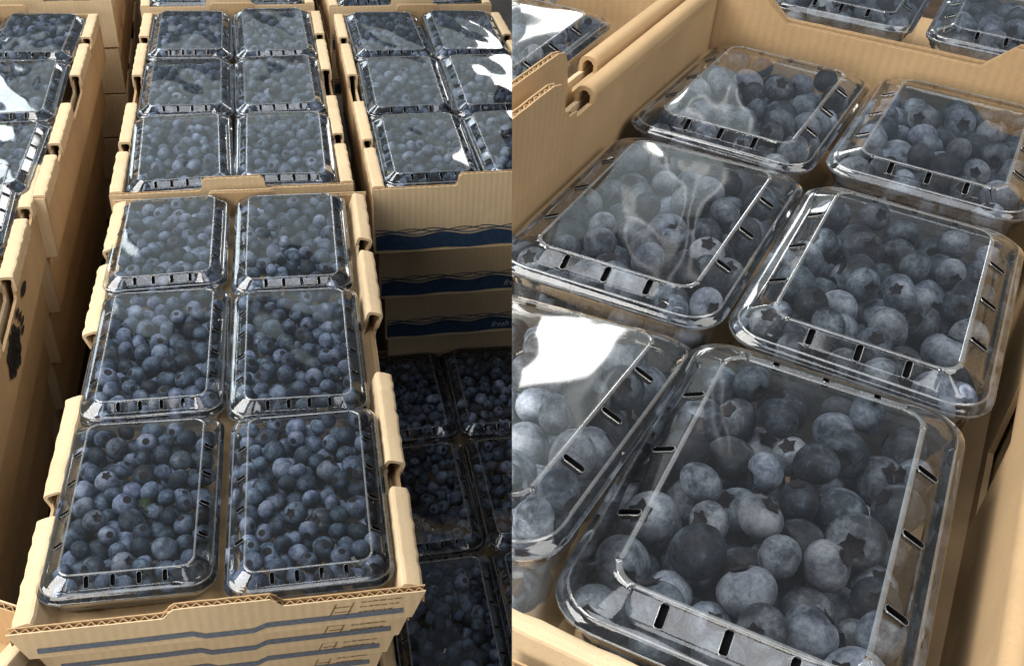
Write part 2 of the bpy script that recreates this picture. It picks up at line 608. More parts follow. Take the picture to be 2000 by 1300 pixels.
def loop_points(items, w, l, d, push, step_x, step_y, R0):
    r = max(R0 - d * .55, .0045)
    pts = []
    for it in items:
        if it[0] == 'c':
            k = it[1]
            cx = (w / 2 - d - r) * (1 if k in (0, 1) else -1)
            cy_ = (l / 2 - d - r) * (1 if k in (1, 2) else -1)
            pts.append((cx + r * math.cos(it[2]), cy_ + r * math.sin(it[2])))
        else:
            side, q = it
            st = step_x if side % 2 == 0 else step_y
            dd = d + (push if abs(q) < st else 0)
            if side == 0:
                pts.append((q, -l / 2 + dd))
            elif side == 1:
                pts.append((w / 2 - dd, q))
            elif side == 2:
                pts.append((-q, l / 2 - dd))
            else:
                pts.append((-w / 2 + dd, -q))
    return pts


def clam_meshes(w, l, tubh, nx, ny, R0=.013, seed=0, hs=1.0, ds=1.0):
    step_x, step_y = w / 2 - R0 - .0075, l / 2 - R0 - .0085
    sx = [(-1 + 2 * (i + .5) / nx) * step_x * .96 for i in range(nx)]
    sy = [(-1 + 2 * (i + .5) / ny) * step_y * .92 for i in range(ny)]
    items = loop_template(w, l, sx, sy, step_x, step_y, R0)
    N = len(items)
    r = random.Random(seed)
    vs, fs, fm = [], [], []
    P = len(LIDP)
    ph = [r.uniform(0, 6) for _ in range(6)]
    for i, (d, z) in enumerate(LIDP):
        d *= ds
        push = {4: .0004, 5: .0016, 6: .0020, 7: .0016, 8: .0015, 9: .0007, 10: .0006}.get(i, 0)
        for (x, y) in loop_points(items, w, l, d, push, step_x, step_y, R0):
            vs.append((x, y, z * hs))
    slot = set()
    for j in range(N):
        a, b = items[j], items[(j + 1) % N]
        if a[0] != 'c' and b[0] != 'c' and a[0] == b[0]:
            sl = sx if a[0] % 2 == 0 else sy
            mid = (a[1] + b[1]) / 2
            if any(abs(mid - c) < 1e-5 for c in sl) and b[1] - a[1] < .0036:
                slot.add(j)
    for i in range(P - 1):
        for j in range(N):
            if i == 8 and j in slot:
                continue
            k = (j + 1) % N
            fs.append((i * N + j, i * N + k, (i + 1) * N + k, (i + 1) * N + j))
            fm.append(1 if i in EDGE else 0)
    # gently warped top panel: its own grid, tucked under the ridge
    px, py, rr_ = w / 2 - .0194 * ds, l / 2 - .0194 * ds, max(R0 - .0194 * ds * .55, .0045)
    gx, gy = 22, 30
    k0 = len(vs)
    zt = LIDP[-2][1] * hs
    for j in range(gy + 1):
        for i in range(gx + 1):
            x, y = (2 * i / gx - 1) * px, (2 * j / gy - 1) * py
            qx, qy = abs(x) - (px - rr_), abs(y) - (py - rr_)
            if qx > 0 and qy > 0 and math.hypot(qx, qy) > rr_:
                f = rr_ / math.hypot(qx, qy)
                x, y = math.copysign(px - rr_ + qx * f, x), math.copysign(py - rr_ + qy * f, y)
            fx, fy = max(0, 1 - (x / px) ** 2), max(0, 1 - (y / py) ** 2)
            fall = (fx * fy) ** .8
            bulge = fall * (.0012 + .0008 * math.sin(x * 75 + ph[0]) * math.sin(y * 50 + ph[1]) + .0004 * math.sin(x * 120 + y * 70 + ph[2]))
            vs.append((x, y, zt + bulge))
    for j in range(gy):
        for i in range(gx):
            a = k0 + j * (gx + 1) + i
            fs.append((a, a + 1, a + gx + 2, a + gx + 1))
            fm.append(2)
    vs = [(x, y, z + tubh) for x, y, z in vs]
    lid = mesh("lid", vs, fs, [M_PET, M_PETW, M_PETP], fm, True)
    # the tub below the rim
    TP = [(.0002, -.0007), (.0002, -.0020), (.0024, -.0024), (.0030, -.0052), (.0044, -.0060), (.0050, -.0092), (.0066, -.0104),
          (.0076, -.015), (.0100, -.95), (.0130, -1.0)]
    vs, fs, fm = [], [], []
    for d, z in TP:
        zz = z * tubh if z < -.5 else max(z, -tubh * .8)
        for (x, y) in loop_points(items, w, l, d, 0, step_x, step_y, R0):
            vs.append((x, y, zz + tubh + .0003))
    for i in range(len(TP) - 1):
        for j in range(N):
            k = (j + 1) % N
            fs.append((i * N + j, (i + 1) * N + j, (i + 1) * N + k, i * N + k))
            fm.append(1 if i in (0, 2, 4) else 0)
    fs.append(tuple((len(TP) - 1) * N + j for j in range(N)))
    fm.append(0)
    tub = mesh("tub", vs, fs, [M_PETT, M_PETW], fm, True)
    # one vent slot: rounded lip, closed pocket coloured near-black for the shade of a hole
    ln = math.hypot((BAND[2] - BAND[0]) * ds, BAND[3] - BAND[1]) * .86
    hw, hl = .00165, ln / 2
    out = []
    for a in range(12):
        an = 2 * PI * a / 12
        cx, sy_ = math.cos(an) * hw, math.sin(an) * hw
        out.append((cx, sy_ + (hl - hw) * (1 if sy_ > 0 else -1)))
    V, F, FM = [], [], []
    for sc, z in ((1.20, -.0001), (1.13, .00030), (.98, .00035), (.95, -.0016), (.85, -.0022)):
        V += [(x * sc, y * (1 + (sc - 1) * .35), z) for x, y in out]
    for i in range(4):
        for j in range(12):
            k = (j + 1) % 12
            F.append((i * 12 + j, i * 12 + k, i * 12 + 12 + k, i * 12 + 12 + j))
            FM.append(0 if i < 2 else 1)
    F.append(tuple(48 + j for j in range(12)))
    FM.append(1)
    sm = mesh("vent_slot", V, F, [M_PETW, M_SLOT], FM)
    # where the slots sit: position, z-turn and tilt
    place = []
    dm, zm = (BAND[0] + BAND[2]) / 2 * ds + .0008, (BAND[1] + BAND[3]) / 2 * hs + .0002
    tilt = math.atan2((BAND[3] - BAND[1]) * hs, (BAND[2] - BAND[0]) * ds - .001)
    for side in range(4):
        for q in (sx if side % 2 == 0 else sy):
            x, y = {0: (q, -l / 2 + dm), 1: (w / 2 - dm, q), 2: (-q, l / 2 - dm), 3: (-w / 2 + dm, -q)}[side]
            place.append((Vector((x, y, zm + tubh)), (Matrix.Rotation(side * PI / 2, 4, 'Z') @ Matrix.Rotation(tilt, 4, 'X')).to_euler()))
    return lid, tub, sm, place


def make_clam(kit, mat_world, label, group, slots=True):
    lid, tub, sm, place = kit
    root = bpy.data.objects.new("clamshell", None)
    root.empty_display_size = .03
    COL.objects.link(root)
    root.matrix_world = mat_world
    tag(root, label, "clamshell", group)
    obj("lid", lid, root)
    obj("tub", tub, root)
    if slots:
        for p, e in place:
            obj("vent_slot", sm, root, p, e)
    return root


# ------------------------------------------------------------------ berries
def edge_dist(x, y, w, l, R):
    qx, qy = np.abs(x) - (w / 2 - R), np.abs(y) - (l / 2 - R)
    return R - np.hypot(np.maximum(qx, 0), np.maximum(qy, 0)) - np.minimum(np.maximum(qx, qy), 0)


def pile(w, l, depth, r0, r1, seed, hs=1.0, ds=1.0, tries=90, fails=40):
    """drops berries one by one into the tub until the lid stops them; rows of x, y, z, r with z from the rim"""
    g = np.random.default_rng(seed)
    X = np.zeros((0, 4))
    bad = 0
    while bad < fails:
        r = g.uniform(r0, r1)
        xs = g.uniform(-w / 2 + .0035 + r, w / 2 - .0035 - r, tries)
        ys = g.uniform(-l / 2 + .0035 + r, l / 2 - .0035 - r, tries)
        z = np.full(tries, -depth + r)
        if len(X):
            d2 = (xs[:, None] - X[None, :, 0]) ** 2 + (ys[:, None] - X[None, :, 1]) ** 2
            s2 = ((r + X[None, :, 3]) * .95) ** 2
            h = np.where(d2 < s2, X[None, :, 2] + np.sqrt(np.maximum(s2 - d2, 0)), -9)
            z = np.maximum(z, h.max(1))
        d = edge_dist(xs, ys, w, l, .016)
        ok = (d - r >= .0045 + np.maximum(-z, 0) * .16) & (z + r * .98 <= lid_heights(d / ds) * hs) & (z + r * .72 <= lid_heights(np.maximum(d - r * .68, 0) / ds) * hs)
        if not ok.any():
            bad += 1
            continue
        bad = 0
        i = np.where(ok, z, 9).argmin()
        X = np.vstack([X, [xs[i], ys[i], z[i], r]])
    return X


def berry_shape(nu, nv, seed):
    """unit berry, oblate, dimpled at the crown (+z); faces of the crown dimple get the second material"""
    r = random.Random(seed)
    vs, fs, fm = [(0, 0, .70)], [], []
    a1, a2 = r.uniform(0, 6), r.uniform(0, 6)
    for j in range(1, nv):
        th = PI * j / nv
        for i in range(nu):
            an = 2 * PI * i / nu
            rr = 1 + .035 * math.sin(2 * an + a1) * math.sin(th) + .03 * math.sin(3 * th + a2)
            x, y, z = math.sin(th) * math.cos(an) * rr, math.sin(th) * math.sin(an) * rr, .88 * math.cos(th) * rr
            rho = math.hypot(x, y)
            if z > 0 and rho < .36:
                z -= .13 * (1 - (rho / .36) ** 2)
            vs.append((x, y, z))
    vs.append((0, 0, -.86))
    for i in range(nu):
        fs.append((0, 1 + i, 1 + (i + 1) % nu))
        fm.append(1)
    for j in range(nv - 2):
        for i in range(nu):
            a = 1 + j * nu
            k = (i + 1) % nu
            fs.append((a + i, a + nu + i, a + nu + k, a + k))
            fm.append(0)
    a = 1 + (nv - 2) * nu
    for i in range(nu):
        fs.append((a + i, len(vs) - 1, a + (i + 1) % nu))
        fm.append(0)
    return np.array(vs), fs, fm


def calyx_mesh(seed):
    """five-pointed dried crown, standing a little out of the dimple"""
    r = random.Random(seed)
    n = 20
    vs, fs = [(0, 0, .00735)], []
    for ring, (rad, z) in enumerate(((.15, .775), (.24, .83), (.30, .85))):
        for i in range(n):
            ph = (i % 4) / 4
            pt = abs(ph - .5) * 2           # 1 at a lobe tip, 0 between lobes
            rr = rad + (.0 if ring == 0 else (.05 if ring == 1 else .17) * pt ** 1.5 * r.uniform(.8, 1.15))
            zz = z + (.05 * pt * r.uniform(.2, 1) if ring == 2 else 0)
            an = 2 * PI * i / n
            vs.append((rr * math.cos(an) * .01, rr * math.sin(an) * .01, zz * .01))
    for i in range(n):
        k = (i + 1) % n
        fs.append((0, 1 + i, 1 + k))
        for q in (0, 1):
            a = 1 + q * n
            fs.append((a + i, a + n + i, a + n + k, a + k))
    return mesh("calyx", vs, fs, M_CALYX)


RX = (.022, .032)
BERRIES = []      # (x,y,z,r, description, which side of the picture)


def add_pile(X, mw, tubh, desc, side):
    for x, y, z, r in X:
        p = mw @ Vector((x, y, z + tubh))
        fx = 'left' if x < -RX[0] else ('right' if x > RX[0] else '')
        fy = 'front' if y < -RX[1] else ('back' if y > RX[1] else '')
        where = (fy + ' ' + fx).strip() or 'middle'
        BERRIES.append((p.x, p.y, p.z, r, desc, side, where, x, y))


# ------------------------------------------------------------------ frames
SL, ZL = .57, .45
SR = .285


def left_pt(xn, yn, zn=-1.0):         # layout of the wide set: units of the camera's height over the tray tops
    return np.array([xn * SL, yn * SL, CAM_Z + zn * SL])


def pose(p, yaw, tilt=(0, 0)):
    return Matrix.Translation(Vector(p)) @ Matrix.Rotation(yaw, 4, 'Z') @ Matrix.Rotation(tilt[0], 4, 'X') @ Matrix.Rotation(tilt[1], 4, 'Y')


# ------------------------------------------------------------------ ground
g = MB()
g.box(-7, 7, -3, 11, -.05, 0)
fl = obj("floor", g.build("floor", [M_FLOOR]))
fl['kind'] = 'structure'

# ================================================================== WIDE SET (left)
TW, TL = .467 * SL, 1.010 * SL
CW, CL, CH = .2085 * SL, .331 * SL, .020
RIM = -.004                                     # clamshell rims sit this much below the tray tops
KIT_L = [clam_meshes(CW, CL, CH, 4, 4, .0165, s, .85, .80) for s in range(4)]
PILES_L = [pile(CW, CL, .019, .0064, .0094, 100 + s, .85, .80) for s in range(6)]
G_CLAM = "clear clamshells of blueberries in the cardboard trays"
G_TRAY = "corrugated cardboard trays of blueberry clamshells"
G_LOW = "lower cardboard trays of the stacks"


def in_frame(p, margin=60):
    u, v, d = project(p)
    return d[0] > 0 and -margin < u[0] < 2000 + margin and -margin < v[0] < 1300 + margin


def fill_tray(center, yaw, rows, desc, seed, cols=((-1, 'left'), (1, 'right')), fit=None):
    """clamshells two by three in a tray whose top centre is `center`"""
    r = random.Random(seed)
    k = 0
    c, s = math.cos(yaw), math.sin(yaw)
    for j, rn in rows:
        for i, cn in cols:
            k += 1
            ux, vy = i * CW * .502, j * CL * 1.002
            if fit and (j, i) in fit:
                q = fit[(j, i)]
                p = left_pt(q[0], q[1]) * 1.0
                p = CAMP + (p - CAMP) * (1 - RIM / SL)
                yw = q[2]
            else:
                p = np.array([center[0] + c * ux - s * vy, center[1] + s * ux + c * vy, center[2] + RIM])
                yw = yaw + r.uniform(-.02, .02)
            if not any(in_frame(p + np.array([dx, dy, 0]), 10) for dx in (-.07, 0, .07) for dy in (-.09, 0, .09)):
                continue
            # wholly beyond the dividing plane and so hidden by the close-up set
            if (p - CAMP) @ CR > .10:
                continue
            base = p - np.array([0, 0, CH])
            mw = pose(base, yw, (r.uniform(-.035, .035), r.uniform(-.03, .03)))
            d = (rn + " " + cn).strip()
            make_clam(KIT_L[(seed + k) % 4], mw, f"{d} clamshell of blueberries in the {desc}", G_CLAM)
            X = PILES_L[(seed * 2 + k) % 6].copy()
            if (k + seed) % 2:
                X[:, 0] *= -1
            if (k + seed) % 3 == 0:
                X[:, 1] *= -1
            add_pile(X, mw, CH, f"blueberry in the {d} clamshell of the {desc}", 'L')


ROWS = ((-1, 'front'), (0, 'middle'), (1, 'back'))


def put(root, center_top, yaw, H):
    root.location = (center_top[0], center_top[1], center_top[2] - H)
    root.rotation_euler = (0, 0, yaw)


def copy_tree(o, parent=None):
    c = o.copy()
    COL.objects.link(c)
    c.parent = parent
    for ch in o.children:
        copy_tree(ch, c)
    return c


# --- nearest tray F and the two pale trays it stands on
HF = .0285
yF = .2321
cF = left_pt(-.4307, 1.2562)
t = make_tray("cardboard_tray", TW * 1.03, TL, HF, T=.0145, tb=.0062, pitch=.0034, taper=.93, seed=11, prints=front_print, tabw=.265, tabh=.006)
put(t, cF, yF, HF)
tag(t, "nearest open cardboard tray with six blueberry clamshells and pale printed front", "tray", G_TRAY)
FIT = {(-1, -1): (-.4690, .926, .238), (0, -1): (-.5427, 1.2408, .236), (1, -1): (-.6249, 1.5498, .245),
       (-1, 1): (-.2550, .962, .228), (0, 1): (-.3363, 1.2717, .232), (1, 1): (-.4136, 1.5865, .230)}
fill_tray(cF, yF, ROWS, "nearest tray", 1, fit=FIT)
kk = 1.0
zt = cF[2]
for i, lab in enumerate(("printed tray directly under the nearest blueberry tray", "lowest visible printed tray of the nearest stack",
                         "third printed tray under the nearest blueberry tray", "cardboard tray at the foot of the nearest stack")):
    kk *= .93
    zt -= HF + .0006
    if i == 99:
        kk = .93 ** 3
    s = make_tray("cardboard_tray", TW * 1.03 * kk, TL - .016 * (i + 1), HF, T=.0145, tb=.0062, pitch=.0034, taper=.93, seed=20 + i, tab=False, prints=front_print)
    cc = cF + np.array([0, 0, 0])
    put(s, (cF[0], cF[1], zt), yF, HF)
    tag(s, lab, "tray", G_LOW)

# --- the other full-size trays
HN = .076


def stack(center, yaw, n, top_label, low_label, seed, words={}, T=.0135, prints=True, extra=None, back=0.0, side=0.0, HN=HN):
    for i in range(n):
        pr = band_print(words.get(i)) if prints else None
        if i == 0 and extra:
            base = pr

            def pr(root, W, L, H, k, base=base):
                if base:
                    base(root, W, L, H, k)
                extra(root, W, L, H, k)
        s = make_tray("cardboard_tray", TW, TL, HN, T=T, tb=.005, pitch=.0034, tab=(i == 0), seed=seed + 7 * i, prints=pr, tabw=.26, tabh=.013)
        r = random.Random(seed + i)
        put(s, (center[0] + r.uniform(-.002, .002) * min(i, 1) + side * i, center[1] + r.uniform(-.002, .002) * min(i, 1) + back * i, center[2] - i * (HN + .0008)), yaw, HN)
        if i == 0:
            tag(s, top_label, "tray", G_TRAY)
        else:
            tag(s, low_label.format(("second", "third", "fourth", "fifth", "sixth")[i - 1]), "tray", G_LOW)


yM = .262
cM = left_pt(-.6994, 2.2566)
stack(cM, yM, 5, "cardboard tray behind the nearest tray, six clamshells in it", "{} tray down in the stack behind the nearest tray", 40)
fill_tray(cM, yM, ROWS, "tray behind the nearest tray", 2)

cN = left_pt(-.205, 2.360)
stack(cN, yM, 4, "cardboard tray on the stack with navy wavy bands", "{} tray down in the stack with navy wavy bands", 60, words={1: .10, 2: .04}, back=.034, HN=.088)
fill_tray(cN, yM, ROWS, "tray above the navy bands", 3)

cA = left_pt(-1.262, 2.105)
stack(cA, .262, 5, "cardboard tray at far left whose clamshells mirror white light", "{} tray down in the far left stack", 80, prints=False, side=-.013)
fill_tray(cA, .262, ROWS, "far left tray with white glare", 4)

cB = left_pt(-1.048, 1.262)
stack(cB, .285, 5, "cardboard tray at the left edge with black blackberry print on its side", "{} tray down in the stack at the left edge", 100, prints=False,
      extra=berry_print, side=-.013)
fill_tray(cB, .285, ROWS, "tray with the blackberry print", 5)

cA2 = left_pt(-1.525, 3.13, -.985)
stack(cA2, .30, 5, "back left cardboard tray under the strongest window glare", "{} tray down in the back left stack", 120, prints=False)
fill_tray(cA2, .30, ((-1, 'front'), (0, 'middle')), "back left tray", 6)

cM2 = left_pt(-.995, 3.27)
stack(cM2, .285, 2, "cardboard tray in the back row, centre, cut by the top edge", "{} tray down in the centre back stack", 140)
fill_tray(cM2, .285, ((-1, 'front'), (0, 'middle')), "centre back tray", 7)

cN2 = left_pt(-.50, 3.39)
stack(cN2, .285, 2, "cardboard tray in the back row beside the dividing line", "{} tray down in the stack at the back right", 160)
fill_tray(cN2, .285, ((-1, 'front'), (0, 'middle')), "back right tray", 8)

# --- the low dark tray in the gap right of the nearest stack
cP = left_pt(-.055, 1.56, -1.570)
t = make_tray("cardboard_tray", TW, TL * 1.02, HN, T=.012, tb=.005, seed=180, tabw=.26, tabh=.010)
put(t, cP, .252, HN)
tag(t, "low shaded cardboard tray in the gap beside the nearest stack", "tray", G_TRAY)
fill_tray(cP, .252, ((-2, 'nearest'), (-1, 'front'), (0, 'middle'), (1, 'back')), "low shaded tray", 9)

# --- brown box corner at the lower left
t = make_tray("cardboard_tray", TW, TL * .8, .05, T=.010, tb=.006, seed=190, tab=False)
put(t, left_pt(-.86, .44, -1.04), -.26, .05)
tag(t, "brown cardboard tray corner at the lower left, below the nearest stack", "tray", G_LOW)
m = MB()
for z0, z1 in ((.004, .046),):
    m.add([(-.03, TL * .4 + .0005, z0), (.0, TL * .4 + .0005, z0), (.0, TL * .4 + .0005, z1), (-.03, TL * .4 + .0005, z1)], [(0, 3, 2, 1)])
    m.add([(.07, TL * .4 + .0005, z0), (.1, TL * .4 + .0005, z0), (.1, TL * .4 + .0005, z1), (.07, TL * .4 + .0005, z1)], [(0, 3, 2, 1)])
obj("printed_band", m.build("printed_band", [M_INK]), t)

# ================================================================== CLOSE-UP SET (right)
RIGHT = []                                         # top-level things to trim at the dividing plane
YR = math.radians(-24.6)
E1 = np.array([math.cos(YR), math.sin(YR), 0])
E2 = np.array([-math.sin(YR), math.cos(YR), 0])


def right_pt(u, v, z):
    return CAMP + SR * (E1 * u + E2 * v + np.array([0, 0, z]))


before = set(bpy.data.objects)
RW, RL, RH = .437 * SR, .648 * SR, .070
KIT_R = [clam_meshes(RW, RL, RH, 3, 3, .0195, 20 + s, .70) for s in range(3)]
ZF = -1.0 - RH / SR - .006                          # tray floor


def right_clam(name, xy, yaw, z, label, seed, tilt=(0, 0), kit=0, fill=True):
    p = CAMP + SR * np.array([xy[0], xy[1], z])
    base = p - np.array([0, 0, RH])
    mw = pose(base, yaw, tilt)
    make_clam(KIT_R[kit], mw, label[0].upper() * 0 + label, "clamshells in the close-up tray")
    if fill:
        X = pile(RW, RL, .052, .0084, .0119, seed, .70)
        add_pile(X, mw, RH, "blueberry in the " + label.split(" of blueberries")[0], 'R')


D = math.radians
right_clam("C1", (.3850, 1.0110), D(-23.2), -1.0, "nearest right clamshell of blueberries in the close-up tray", 31, (0, 0), 0)
right_clam("C2", (.6760, 1.600), D(-24.6), -1.0, "middle right clamshell of blueberries in the close-up tray", 32, (0, .01), 1)
right_clam("D2", (.2782, 1.7721), D(-24.8), -1.0, "middle left clamshell of blueberries with wrinkled reflections in the close-up tray", 33, (.0, -.02), 2)
right_clam("C3", (.9821, 2.2500), D(-26.0), -1.0, "far right clamshell of blueberries in the close-up tray", 34, (0, 0), 1)
right_clam("D3", (.5550, 2.392), D(-26.3), -1.0, "far left clamshell of blueberries in the close-up tray", 35, (0, 0), 0)
_d1 = E1 * -.474 + E2 * 1.015
right_clam("D1", (_d1[0], _d1[1]), D(-24.0), -.968, "nearest left clamshell of blueberries under a white glare, cut by the dividing line", 36, (-.150, -.070), 2)
_s1 = E1 * (-.955 - RW / SR / 2) + E2 * 2.31
right_clam("S1", (_s1[0], _s1[1]), YR, -.97, "white glaring clamshell of blueberries in the tray beyond the close-up tray", 37, (.02, 0), 1)
_s2 = E1 * (-1.16 - RW / SR / 2) + E2 * 2.40
right_clam("S2", (_s2[0], _s2[1]), YR, -.96, "corner of a clamshell of blueberries at the top beside the dividing line", 38, (0, 0), 0)
_t1 = E1 * (-.245 - RW / SR / 2) + E2 * (3.17 + .3066)
right_clam("T1", (_t1[0], _t1[1]), YR, -1.0, "left clamshell of blueberries in the next tray behind the close-up tray", 39, (0, 0), 0)
_t2 = E1 * (-.21 + RW / SR / 2) + E2 * (3.17 + .3066)
right_clam("T2", (_t2[0], _t2[1]), YR, -1.0, "right clamshell of blueberries in the next tray behind the close-up tray", 40, (0, 0), 2)


def right_root(name, label, group=None):
    o = bpy.data.objects.new(name, None)
    COL.objects.link(o)
    o.matrix_world = Matrix.Translation(Vector(right_pt(0, 0, ZF))) @ Matrix.Rotation(YR, 4, 'Z')
    tag(o, label, "tray", group)
    return o


def Z(zn):                                         # normalised height -> height over the tray floor
    return (zn - ZF) * SR


def roll_wall(root, u, v0, v1, zt, T, gaps=(), seed=0, hole=None):
    """folded side wall along the tray, with notches gaps=[(va,vb)] in its rolled edge"""
    L = (v1 - v0) * SR
    H = Z(zt)
    cutq = [((a - v0) / (v1 - v0), (b - v0) / (v1 - v0), .0085) for a, b in gaps]
    if hole is None:
        wm = wall_mesh(L, T, H, [], .01)
    else:
        ha, hb, hz0, hz1 = [(q - v0) * SR - L / 2 for q in hole[:2]] + [Z(hole[2]), Z(hole[3])]
        m = MB()
        for x0 in (-T / 2 + .0006, T / 2 - .0034):
            m.box(x0, x0 + .0028, -L / 2, ha, 0, H - .01)
            m.box(x0, x0 + .0028, hb, L / 2, 0, H - .01)
            if x0 < 0:
                m.box(x0, x0 + .0028, ha, hb, 0, hz0)
                m.box(x0, x0 + .0028, ha, hb, hz1, H - .01)
            else:
                m.box(x0, x0 + .0028, ha, hb, 0, H - .01)
        wm = m.build("side_wall", [M_KRAFT])
    w = obj("side_wall", wm, root, (u * SR, (v0 + v1) / 2 * SR, 0))
    cuts = [0.0] + [q for a, b, d in cutq for q in (a, b)] + [1.0]
    for i in range(2 if gaps else 0, len(cuts), 2):
        y0, y1 = -L / 2 + cuts[i] * L, -L / 2 + cuts[i + 1] * L
        obj("rolled_edge", cap_mesh(y0 + .0004, y1 - .0004, T + .0001, H, .0105, seed + i, .0026, .10, M_KRAFT, True), w)
    return w


def end_board(root, v, line, t, seed, name="end_panel", pitch=.0026):
    """corrugated sheet across the tray; line = [(u, z)...] top outline"""
    ln = [(a * SR, Z(b)) for a, b in line]
    li, flu = board_meshes(ln, 0, t, pitch, 1.0, seed, M_KRAFT)
    e = obj(name, li, root, (0, v * SR, 0))
    obj("corrugation", flu, e)
    return e


tr = right_root("cardboard_tray", "close-up cardboard tray holding six large blueberry clamshells", "close-up cardboard trays")
m = MB()
m.box(-.80 * SR, .25 * SR, .70 * SR, 2.80 * SR, -.0035, -.0003)
obj("bottom_board", m.build("bottom_board", [M_KRAFT]), tr)
roll_wall(tr, -.752, 1.80, 2.78, -.852, .0125, gaps=((1.885, 1.915),), seed=5, hole=None)
roll_wall(tr, .222, .72, 2.78, -.893, .009, gaps=(), seed=9, hole=(1.44, 1.62, -1.20, -1.035))
# tall fluted flap on the near part of the left wall
ln = [(.9, -.775), (1.70, -.772), (1.735, -.780), (1.752, -.80), (1.765, -.845), (1.79, -.868), (1.83, -.870)]
li, flu = board_meshes([(a * SR, Z(b)) for a, b in ln], 0, .0048, .0030, 1.0, 71, M_KRAFT)
w = obj("wall_flap", li, tr, (-.738 * SR, 0, 0), (0, 0, PI / 2))
obj("corrugation", flu, w)
end_board(tr, 2.795, [(-.775, -.868), (-.60, -.872), (-.535, -.922), (-.03, -.922), (.03, -.862), (.33, -.862)], .0045, 72)
# near end: rolled edge across
L_ = 1.1 * SR
wm = wall_mesh(L_, .007, Z(-1.012), [], .01)
w = obj("side_wall", wm, tr, (-.25 * SR, .738 * SR, 0), (0, 0, PI / 2))
obj("rolled_edge", cap_mesh(-L_ / 2, L_ / 2, .008, Z(-1.012), .018, 55, .0016, .5), w)

tr = right_root("cardboard_tray", "cardboard tray at the upper left of the close-up, next to its wall", "close-up cardboard trays")
m = MB()
m.box(-1.75 * SR, -.80 * SR, 1.30 * SR, 3.2 * SR, -.0035, -.0003)
obj("bottom_board", m.build("bottom_board", [M_KRAFT]), tr)
roll_wall(tr, -.812, 1.94, 3.0, -.850, .0125, gaps=((2.04, 2.07),), seed=15)
ln = [(.9, -.775), (1.85, -.770), (1.885, -.778), (1.90, -.80), (1.915, -.86), (1.94, -.87)]
li, flu = board_meshes([(a * SR, Z(b)) for a, b in ln], 0, .0048, .0030, 1.0, 74, M_KRAFT)
w = obj("wall_flap", li, tr, (-.80 * SR, 0, 0), (0, 0, PI / 2))
obj("corrugation", flu, w)
end_board(tr, 2.80, [(-1.75, -.83), (-.83, -.83)], .0045, 75)

tr = right_root("cardboard_tray", "next cardboard tray behind the close-up tray, with a dipped edge", "close-up cardboard trays")
m = MB()
m.box(-.80 * SR, .45 * SR, 2.83 * SR, 4.2 * SR, -.0035, -.0003)
obj("bottom_board", m.build("bottom_board", [M_KRAFT]), tr)
end_board(tr, 2.845, [(-.775, -.862), (-.62, -.862), (-.545, -.925), (-.02, -.925), (.045, -.865), (.45, -.865)], .0045, 76)
roll_wall(tr, -.752, 2.88, 4.2, -.87, .0125, seed=25)
roll_wall(tr, .42, 2.88, 4.2, -.87, .0125, seed=27)

tr = right_root("cardboard_tray", "brown cardboard tray edge at the bottom by the dividing line, before the close-up tray", "close-up cardboard trays")
m = MB()
m.box(-.80 * SR, .35 * SR, -.10 * SR, .695 * SR, -.0035, -.0003)
obj("bottom_board", m.build("bottom_board", [M_LOWBOX]), tr)
end_board(tr, .700, [(-.8, -1.045), (.35, -1.045)], .004, 78)

# table that carries the close-up trays
tb = bpy.data.objects.new("table", None)
COL.objects.link(tb)
tb.location = (.5, .6, 0)
tag(tb, "dark wooden table under the close-up trays", "table")
ztop = CAM_Z + SR * ZF - .0040
m = MB()
for i in range(8):
    m.box(-.62 + .0, .60, -.55 + i * .20, -.55 + i * .20 + .197, ztop - .03, ztop)
k = 0
for i in range(8):
    q = MB()
    q.box(-.70, .60, -.55 + i * .20, -.55 + i * .20 + .196, ztop - .03, ztop)
    obj("plank", q.build("plank", [M_WOOD]), tb)
for sx, sy in ((.5, -.4), (.5, .9)):
    q = MB()
    q.box(sx, sx + .06, sy, sy + .06, 0, ztop - .031)
    obj("leg", q.build("leg", [M_WOOD]), tb)

# trim everything of the close-up set at the plane that divides the two photographs
bpy.context.view_layer.update()
made = [o for o in bpy.data.objects if o not in before]


def trim(o, fill):
    M = o.matrix_world
    co = np.empty(len(o.data.vertices) * 3)
    o.data.vertices.foreach_get('co', co)
    co = co.reshape(-1, 3)
    Mn = np.array(M)
    w = co @ Mn[:3, :3].T + Mn[:3, 3]
    s = (w - CAMP) @ CR
    if s.min() >= 0:
        return True
    if s.max() <= 0:
        bpy.data.objects.remove(o, do_unlink=True)
        return False
    o.data = o.data.copy()
    bm = bmesh.new()
    bm.from_mesh(o.data)
    inv = M.inverted()
    pc = inv @ Vector(CAMP)
    nn = (M.to_3x3().transposed() @ Vector(CR)).normalized()
    res = bmesh.ops.bisect_plane(bm, geom=bm.verts[:] + bm.edges[:] + bm.faces[:], plane_co=pc, plane_no=nn, clear_inner=True)
    if fill:
        ed = [e for e in res['geom_cut'] if isinstance(e, bmesh.types.BMEdge)]
        try:
            bmesh.ops.holes_fill(bm, edges=ed, sides=0)
        except Exception:
            pass
    bm.to_mesh(o.data)
    bm.free()
    return True


names = [o.name for o in made]
for o in made:
    if o.type == 'MESH':
        trim(o, o.name.split('.')[0] not in ('lid', 'tub', 'vent_slot', 'corrugation'))
for o in [bpy.data.objects[q] for q in names if q in bpy.data.objects]:
    if o.type == 'EMPTY' and not o.children:
        bpy.data.objects.remove(o, do_unlink=True)

